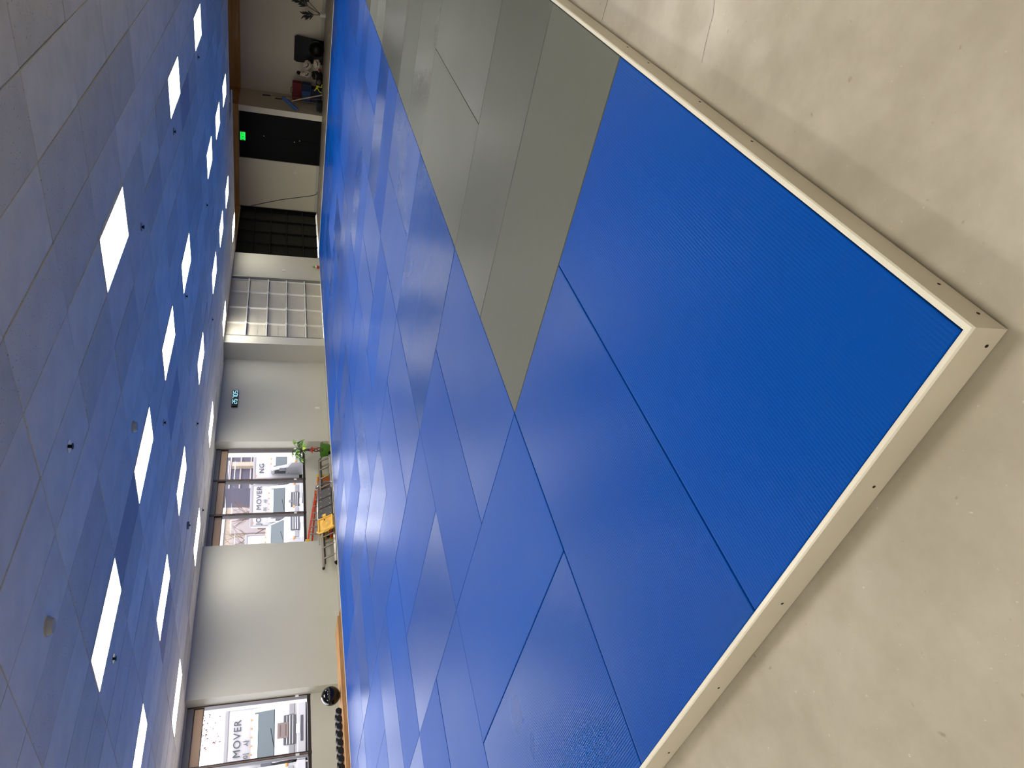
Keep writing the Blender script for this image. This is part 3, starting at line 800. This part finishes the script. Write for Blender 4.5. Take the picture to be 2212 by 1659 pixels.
# leaning black board
e = tag(empty('black_board', (28.38, 6.98, 0)), 'large flat black board leaning on the alcove wall', 'board')
e.rotation_euler = (0, math.radians(12), 0)
obj('panel', G().prism([(-.46, 0), (.40, 0), (.48, .98), (.44, 1.07), (-.42, 1.07), (-.48, 1.0)], 'x', 0, .05, bev=.01), PLASB, e)
obj('edge_strip', G().box(-.006, .056, -.43, .43, 1.05, 1.085, bev=.006), RUBB, e)
obj('fold_hinge', G().box(-.008, 0, -.42, .42, .5, .53), RUBB, e)
q = at_alc(1315, 585, 27.9)
e = tag(empty('exercise_ball', (27.9, q.y, .28)), 'dark matt exercise ball in front of the black board', 'ball')
obj('shell', G().sph((0, 0, 0), .28, u=36, v=20), PLASB, e, True)
obj('plug', G().cyl((-.28, 0, .02), (-.284, 0, .02), .014, n=10), RUBB, e)

def lump(name, px_, X, r, scl, rot, m_, lab, cat, grp=None, extra=None):
    q = at_alc(*px_, X)
    e = tag(empty(name, (X, q.y, q.z), rot), lab, cat, grp)
    return e
from mathutils import noise as mnoise
def heap(name, px_, X, size, rot, m_, lab, cat, seed, cuff=None):
    q = at_alc(*px_, X); e = tag(empty(name, (X, q.y, max(q.z, size[2]+.01)), rot), lab, cat, 'training gear piled in the alcove')
    g = G(); bmesh.ops.create_icosphere(g.b, subdivisions=4, radius=1)
    for v in g.b.verts:
        n = v.co.normalized(); k = 1 + .35*mnoise.noise(n*1.9+Vector((seed, 0, 0))) + .16*mnoise.noise(n*5+Vector((0, seed, 0)))
        f = abs(mnoise.noise(n*3.4+Vector((0, 0, seed))))
        k -= .22*max(0, .18-f)/.18
        v.co = Vector((n.x*size[0], n.y*size[1], n.z*size[2]))*k
    obj('cloth', g, m_, e, True)
    if cuff:
        pts = [Vector((0, size[1]*.7, size[2]*.2)), Vector((-.02, size[1]*1.15, size[2]*.55)), Vector((-.02, size[1]*1.55, size[2]*1.05))]
        obj('sleeve', G().tube(pts, [.09, .075, .065], 10), m_, e, True)
        obj('cuff', G().tube([pts[-1], pts[-1]+Vector((0, .04, .06)), pts[-1]+Vector((0, .06, .11))], [.068, .068, .05], 10), cuff, e, True)
    obj('belt', G().tube([(-size[0]*1.05, -size[1]*.5, .02), (-size[0]*1.12, 0, -.03), (-size[0]*1.0, size[1]*.6, .01)], .016, 6), BLKF if m_ is not BLKF else GREYB, e, True)
    return e
e = tag(empty('gear_bag', (27.9, 7.82, 0)), 'black gear bag under the pile of clothing in the alcove', 'bag')
obj('body', G().prism([(-.28, 0), (.28, 0), (.3, .14), (.22, .24), (-.22, .24), (-.3, .14)], 'x', -.2, .2, bev=.05), BLKF, e, True)
obj('handle', G().tube([(-.21, -.14, .16), (-.24, -.1, .22), (-.24, .1, .22), (-.21, .14, .16)], .014, 6), NAVYD, e, True)
obj('zip', G().box(-.16, .16, -.01, .01, .235, .246), HEADG, e)
heap('training_jacket', (1240, 775), 28.0, (.13, .15, .15), (.4, 0, .2), CREAMF, 'crumpled white training jacket against the black board', 'jacket', 1.3)
heap('training_jacket', (1352, 762), 27.55, (.13, .14, .13), (-.2, 0, .4), CREAMF, 'crumpled pale jacket low beside the exercise ball', 'jacket', 4.1)
heap('training_jacket', (1235, 880), 28.0, (.13, .14, .13), (.9, 0, .1), CREAMF, 'pale jacket with its black cuff raised, beside the maroon bag', 'jacket', 7.7, BLKF)
heap('training_shorts', (1335, 900), 27.45, (.12, .15, .14), (0, 0, .1), BLKF, 'black training shorts heaped in front of the pile', 'shorts', 2.2)
heap('hand_towel', (1385, 838), 27.3, (.06, .06, .055), (0, 0, 0), REDL, 'small red towel on the floor under the black shorts', 'towel', 9.1)
heap('hand_towel', (1375, 985), 27.35, (.08, .08, .07), (0, 0, .5), GREYB, 'small grey towel on the floor near the yellow strap', 'towel', 5.5)
q = at_alc(1355, 1050, 27.35)
e = tag(empty('strap', (27.35, q.y, .0)), 'bright yellow strap hanging at the foot of the pile', 'strap')
obj('webbing', G().tube([(0, .12, .30), (0, .03, .24), (-.02, -.06, .20), (-.03, -.05, .05), (-.03, -.16, .03)], .022, 6).tube([(0, -.02, .22), (-.02, .12, .12), (-.02, .15, .03)], .02, 6), YELS, e)
obj('buckle', G().box(-.05, .0, -.1, -.02, .16, .24, bev=.01), YELS, e)
# stacked bags: blue below, red above
e = tag(empty('storage_crate', (28.05, 8.36, .0)), 'plain dark crate underneath the blue bag', 'crate')
obj('body', G().box(-.2, .2, -.2, .34, 0, .40, bev=.015), NAVYD, e); obj('rim', G().box(-.21, .21, -.21, .35, .37, .405, bev=.006), BLKF, e)
e = tag(empty('duffel_bag', (28.05, 8.36, .406)), 'blue soft bag below the maroon bag in the alcove', 'bag')
obj('body', G().box(-.19, .19, -.33, .33, 0, .34, bev=.04), NAVYF, e, True)
obj('flap', G().box(-.2, .0, -.34, -.06, .02, .33, bev=.03), NAVYD, e, True); obj('pocket', G().box(-.21, -.18, .0, .3, .04, .30, bev=.012), NAVYF, e)
e = tag(empty('duffel_bag', (28.05, 8.36, .747)), 'maroon soft bag on top of the blue bag in the alcove', 'bag')
obj('body', G().box(-.18, .18, -.33, .33, 0, .35, bev=.05), MAROON, e, True)
obj('handle', G().tube([(-.05, -.12, .33), (-.05, -.1, .39), (-.05, .1, .39), (-.05, .12, .33)], .014, 6), BLKF, e, True)
obj('pocket', G().box(-.2, -.17, .0, .29, .03, .28, bev=.012), MAROON, e); obj('flap', G().box(-.19, .0, -.34, -.08, .02, .345, bev=.03), MAROON, e, True); obj('side_clip', G().box(-.12, -.02, .325, .35, .1, .24, bev=.01), BLKF, e)
# broom with blue head upside down and two thin poles
def pole(name, p0, p1, r, m_, tipm, lab, cat):
    p0, p1 = Vector(p0), Vector(p1); e = tag(empty(name, p0), lab, cat); d = p1-p0
    obj('handle', G().cyl((0, 0, 0), d, r, n=8), m_, e, True); obj('grip', G().cyl(d*.86, d, r*1.7, n=8), tipm, e, True); return e
b0 = at_alc(1390, 1130, 26.75); b0.z = .03; b1 = at_alc(1055, 1205, 26.9)
e = tag(empty('push_broom', b0), 'upturned push broom with long blue brush head and wooden handle', 'broom')
d = b1-b0
obj('handle', G().cyl((0, 0, 0), d, .022, n=10), WOODH, e, True)
h0 = at_alc(945, 1155, 26.88)-b0; h1 = at_alc(1120, 1308, 26.88)-b0
hd_ = (h1-h0); R = hd_.to_track_quat('X', 'Z').to_matrix().to_4x4()
hb = obj('head', G().box(0, hd_.length, -.04, .04, -.035, .035, bev=.008), BROOMB, e, M=Matrix.Translation(h0) @ R)
obj('bristles', G().box(.02, hd_.length-.02, -.035, .035, .035, .085, bev=.01), NAVYF, hb)
p0 = at_alc(1390, 1190, 27.6); p0.z = .02; pole('mop_pole', p0, at_alc(700, 1133, 27.7), .014, GREYB, BLKF, 'tall thin pole with black grip standing beside the red bag', 'pole')
p0 = at_alc(1390, 1240, 27.45); p0.z = .02; pole('mop_pole', p0, at_alc(855, 1175, 27.5), .013, GREYB, BLKF, 'shorter thin pole with black grip beside the blue broom head', 'pole')
e = tag(empty('floor_bin', (27.0, 8.5, 0)), 'low dark bin at the foot of the broom', 'bin')
obj('body', G().box(-.16, .16, -.18, .16, .0, .2, bev=.02), PLASB, e); obj('rim', G().box(-.17, .17, -.19, .17, .19, .21, bev=.006), NAVYD, e)

# ================================================================== OUTSIDE
ZG = -.62
def gz(x): return -.42 - .026*(x-12)
g = G().prism([(-40, gz(-40)), (140, gz(140)), (140, gz(140)-.3), (-40, gz(-40)-.3)], 'y', 19.0, 120)
struct(obj('ground', g, ASPH), 'pale grey parking lot outside')
struct(obj('apron', G().prism([(14.0, -.03), (20.6, -1.0), (20.6, -1.3), (14.0, -1.3)], 'x', -40, 60), LOT), 'pale concrete apron sloping down from the building')

def truck(name, wpx, Yw, yaw, lab, text=None, text_side=False, sub=None, style=0, s=1.0, placard=True, box_off=0, tdx=0, blen=8.6):
    P = ony(*wpx, Yw); loc = (P.x + 1.3*math.sin(yaw), Yw - 1.3*math.cos(yaw)); ZG = gz(loc[0])
    e = tag(empty(name, (loc[0], loc[1], ZG), (0, 0, yaw)), lab, 'truck', 'white moving trucks in the parking lot'); e.scale = (s, s, s)
    w = 1.03
    prof = [(.12, .55), (.08, 1.1), (.2, 1.42), (1.05, 1.60), (1.62, 2.42), (1.85, 2.52), (2.75, 2.52), (2.75, .55)]
    cab = obj('cab', G().prism(prof, 'x', -w, w, bev=.05), TRUCKW, e, True)
    g = G(); g.prism([(1.02, 1.66), (1.53, 2.39), (1.55, 2.36), (1.06, 1.63)], 'x', -.86, .86)
    ws = obj('windshield', g, TGLASS, cab)
    obj('sun_visor_glass', G().prism([(1.42, 2.26), (1.515, 2.395), (1.53, 2.385), (1.44, 2.25)], 'x', -.8, .8), mat('visor_tint', (190, 214, 206), .3), ws)
    obj('wiper', G().tube([(-.5, 1.0, 1.66), (.2, 1.09, 1.8)], .012, 5), TDARK, ws)
    for sx in (-1, 1):
        x = sx*w
        obj('side_window', G().prism([(1.4, 1.68), (1.78, 2.32), (2.45, 2.32), (2.45, 1.68)], 'x', x-.01, x+.012), TGLASS, cab)
        obj('door_seam', G().box(x-.004, x+.008, 1.2, 1.215, .7, 1.66).box(x-.004, x+.008, 2.5, 2.515, .7, 2.4), TRUCKG, cab)
        obj('door_handle', G().box(x-.01, x+.02, 2.3, 2.42, 1.48, 1.52), TDARK, cab)
        mi = obj('mirror', G().box(sx*(w+.10)-.09, sx*(w+.10)+.09, 1.24, 1.32, 1.66, 2.05, bev=.02), TDARK, e)
        obj('mirror_arm', G().tube([(x, 1.3, 1.7), (sx*(w+.1), 1.28, 1.75)], .015, 5), TDARK, mi)
        obj('headlight', G().box(sx*.74-.2, sx*.74+.2, .04, .12, .92, 1.12, bev=.02), TRUCKG, e)
        obj('indicator', G().box(sx*.98-.06, sx*.98+.06, .05, .2, 1.12, 1.2, bev=.01), AMBER, e)
    gr = obj('grille', G().box(-.52, .52, .03, .1, .88, 1.32, bev=.02), TDARK, e)
    for k in range(3): obj('grille_bar', G().box(-.5, .5, .015, .035, .97+.11*k, .995+.11*k), CHROME, gr)
    if style == 1: obj('emblem', G().cyl((0, .0, 1.36), (0, .06, 1.36), .09, n=16), TRUCKG, e)
    bu = obj('bumper', G().box(-1.08, 1.08, -.06, .12, .5, .82, bev=.03), TRUCKW, e)
    obj('air_slot', G().box(-.45, .45, -.075, -.05, .6, .7), TDARK, bu); obj('number_plate', G().box(-.16, .16, -.085, -.06, .72, .86), mat('plate_pink', (226, 206, 210), .5), bu)
    obj('underbody', G().box(-.9, .9, .3, blen-.4, .42, .8), TDARK, e)
    for k in range(5): obj('marker_light', G().box(-.62+.31*k-.04, -.62+.31*k+.04, 1.68, 1.76, 2.49, 2.545), AMBER, cab)
    wheel = None
    for y in (1.15, blen-2.0):
        for sx in (-1, 1):
            t = obj('wheel', G().cyl((sx*.72, y, .43), (sx*1.0, y, .43), .43, n=24), TIRE, e, True)
            hb = obj('hub', G().cyl((sx*.99, y, .43), (sx*1.03, y, .43), .25, .2, n=20), HUB, t, True)
            obj('hub_hole', G().cyl((sx*1.02, y, .43), (sx*1.05, y, .43), .07, n=10), TDARK, hb)
    bo = obj('cargo_box', G().box(-1.22, 1.22, 2.9+box_off, blen, .85, 3.55, bev=.05), TRUCKW, e)
    obj('box_edge', G().box(-1.235, 1.235, 2.86+box_off, 2.95+box_off, 3.42, 3.57, bev=.02).box(-1.235, -1.16, 2.86+box_off, 2.95+box_off, .85, 3.45).box(1.16, 1.235, 2.86+box_off, 2.95+box_off, .85, 3.45), TRUCKG, bo)
    obj('box_lamp', G().cyl((-1.0, 2.85+box_off, 3.38), (-1.0, 2.88+box_off, 3.38), .04, n=8), AMBER, bo)
    if text:
        if text_side: textmesh(text, .56, .02, LETT, 'lettering', bo, Matrix.Translation((-1.235, 5.2, 2.95)) @ FACE_MX, 1.15)
        textmesh(text, .40, .02, LETT, 'lettering', bo, Matrix.Translation((tdx, 2.85+box_off, 3.06)) @ FACE_MY, 1.1)
    if sub:
        textmesh(sub, .26, .02, LETT, 'lettering', bo, Matrix.Translation((tdx, 2.85+box_off, 2.70)) @ FACE_MY, 1.6)
    if placard:
        pl = obj('placard', G().box(-.27, .27, -.0, .03, 1.02, 1.42), PLAC, e, M=Matrix.Translation((0, -.02, .12)))
        obj('placard_line', G().box(-.2, .2, -.006, .002, 1.3, 1.34).box(-.2, .2, -.006, .002, 1.1, 1.14), PLACT, pl)
    return e
truck('box_truck', (570, 1588), 28.5, -.38, 'white moving truck facing the left window, dark grille and brown placard', 'JOY MOVER', sub='이 사', tdx=-.35, blen=6.6)
truck('box_truck', (572, 1496), 36.0, -.12, 'white moving truck half hidden at the right of the left window', 'JOY MOVER', sub='이 사', placard=False)
truck('box_truck', (568, 1726), 28.0, -.40, 'white moving truck at the left edge of the left window', 'JOY MOVER', placard=False)
truck('box_truck', (590, 976), 30.5, -.48, 'white moving truck nearest the potted tree, lettered NG', 'NG', tdx=-.55, blen=5.8)
truck('box_truck', (597, 1087), 31.5, -.66, 'white moving truck in the middle pane with round emblem', 'JOY MOVER', sub='이 사', style=1, placard=False, blen=5.6)
truck('box_truck', (592, 1160), 29.5, -.05, 'white moving truck at the left pane seen from its side', None, placard=False, box_off=-.2, blen=7)

# buildings
def bld(name, y, pts, depth, m_, lab):
    e = tag(empty(name, (0, 0, ZG)), lab, 'building')
    A = [ony(x, yy, y) for x, yy in pts]
    x0, x1 = min(a.x for a in A), max(a.x for a in A); zt = max(a.z for a in A)
    obj('wall', G().box(x0, x1, y, y+depth, 0, zt-ZG), m_, e); obj('parapet', G().box(x0-.2, x1+.2, y-.2, y+depth, zt-ZG-.3, zt-ZG+.1), TRUCKW, e)
    return e, x0, x1, zt
e, x0, x1, zt = bld('warehouse', 62, [(486, 1058), (486, 1180), (600, 1058), (600, 1230)], 12, STUCC, 'cream stucco warehouse beyond the trucks with tall pale bays')
for k in range(4):
    xa = x0+2+k*(x1-x0)/4; obj('bay', G().box(xa, xa+2.2, 61.8, 62, 0, (zt-ZG)*.86), STUCP, e)
e, x0, x1, zt = bld('office_block', 48, [(489, 1053), (489, 900), (600, 1053), (600, 900)], 2.5, STUCD, 'grey-violet office block behind the right-hand truck')
for k in range(5):
    zz = (zt-ZG)*(.35+.13*k)
    obj('ledge', G().box(x0, x1, 47.9, 48, zz, zz+.12), STUCP, e)
for t, hh in ((.25, .86), (.55, .7)):
    xa = x0+(x1-x0)*t; obj('light_fin', G().box(xa, xa+.5, 47.6, 48, (zt-ZG)*.3, (zt-ZG)*hh), STUCC, e)
bld('low_building', 75, [(497, 1600), (497, 1800), (540, 1800)], 10, STUCP, 'distant low pale building past the parking lot')
bld('shed_building', 90, [(486, 1632), (486, 1645), (540, 1645)], 6, TRUCKG, 'small grey rooftop building on the horizon')

# trees and sign
def tree(px_, Y, H, spread, lab, seed, leafm=None, nleaf=0, name='bare_tree'):
    random.seed(seed); p = ony(*px_, Y); e = tag(empty(name, (p.x, Y, ZG)), lab, 'tree', 'trees beyond the parking lot')
    g = G(); tips = []
    def br(p0, d, L, r, lv):
        p1 = p0 + d*L; pm = p0.lerp(p1, .5)+Vector((random.uniform(-.06, .06), 0, random.uniform(-.03, .08)))*L
        g.tube([p0, pm, p1], [r, r*.8, r*.6], 5); tips.append(p1)
        if lv == 0: return
        for k in range(3):
            a = random.uniform(0, 6.28); dd = (d + Vector((math.cos(a), math.sin(a)*.7, random.uniform(-.1, .4)))*spread).normalized()
            br(p0.lerp(p1, random.uniform(.55, 1)), dd, L*random.uniform(.55, .75), r*.55, lv-1)
    br(Vector((0, 0, 0)), Vector((0, 0, 1)), H*.42, .07, 4)
    obj('branches', g, TWIG, e)
    if nleaf:
        lg = G()
        for k in range(nleaf):
            t = random.choice(tips) + Vector([random.gauss(0, .25) for _ in range(3)])
            lg.leaf(t, [random.gauss(0, 1) for _ in range(3)], (0, 0, 1), .2, .07, .2)
        lo = obj('foliage', lg, leafm, e); lo['kind'] = 'stuff'
    return e
tree((560, 1142), 44, 7.6, .75, 'bare branching tree left of the cream warehouse', 3)
tree((560, 1098), 45.5, 6.6, .42, 'slim bare tree in front of the cream warehouse', 4)
tree((560, 1165), 42, 7.4, .8, 'bare tree at the left edge of the right-hand window', 6)
tree((560, 1505), 60, 11, .75, 'tree with sparse red leaves at the right of the left window', 8, RLEAF, 420, 'red_leaf_tree')
tree((560, 1655), 70, 7, .7, 'small bare tree beside the distant rooftop', 9)
for k, (q, lab) in enumerate((((540, 1512), 'olive shrub nearest the red-leaf tree'), ((540, 1576), 'olive shrub beside the yellow sign'))):
    random.seed(20+k); p = ony(*q, 56); e = tag(empty('shrub', (p.x, 56, ZG)), lab, 'shrub', 'olive shrubs past the trucks')
    g = G()
    for n in range(500):
        a = random.uniform(0, 6.28); r = random.uniform(0, .9); z = random.uniform(.2, 4.6)
        g.leaf((r*math.cos(a), r*math.sin(a), z), [random.gauss(0, 1) for _ in range(3)], (0, 0, 1), .42, .14, .2)
    lo = obj('foliage', g, OLEAF, e); lo['kind'] = 'stuff'
    obj('stems', G().cyl((0, 0, 0), (.3, 0, 3.2), .08, n=6).cyl((0, 0, 0), (-.5, .1, 2.8), .08, n=6), BARK, e)
a = ony(500, 1558, 54); b = ony(506, 1580, 54)
e = tag(empty('roadside_sign', ((a.x+b.x)/2, 54, ZG)), 'yellow panel sign on a pole beyond the parking lot', 'sign')
hw = abs(a.x-b.x)/2; zz = a.z-ZG
obj('panel', G().box(-hw, hw, -.1, .1, zz-.45, zz+.25, bev=.02), SIGNY, e); obj('pole', G().cyl((0, .15, 0), (0, .15, zz), .08, n=8), TDARK, e)
obj('lettering_band', G().box(-hw*.8, hw*.8, -.112, -.099, zz-.2, zz+.02), mat('sign_band', (206, 160, 70), .5), e)
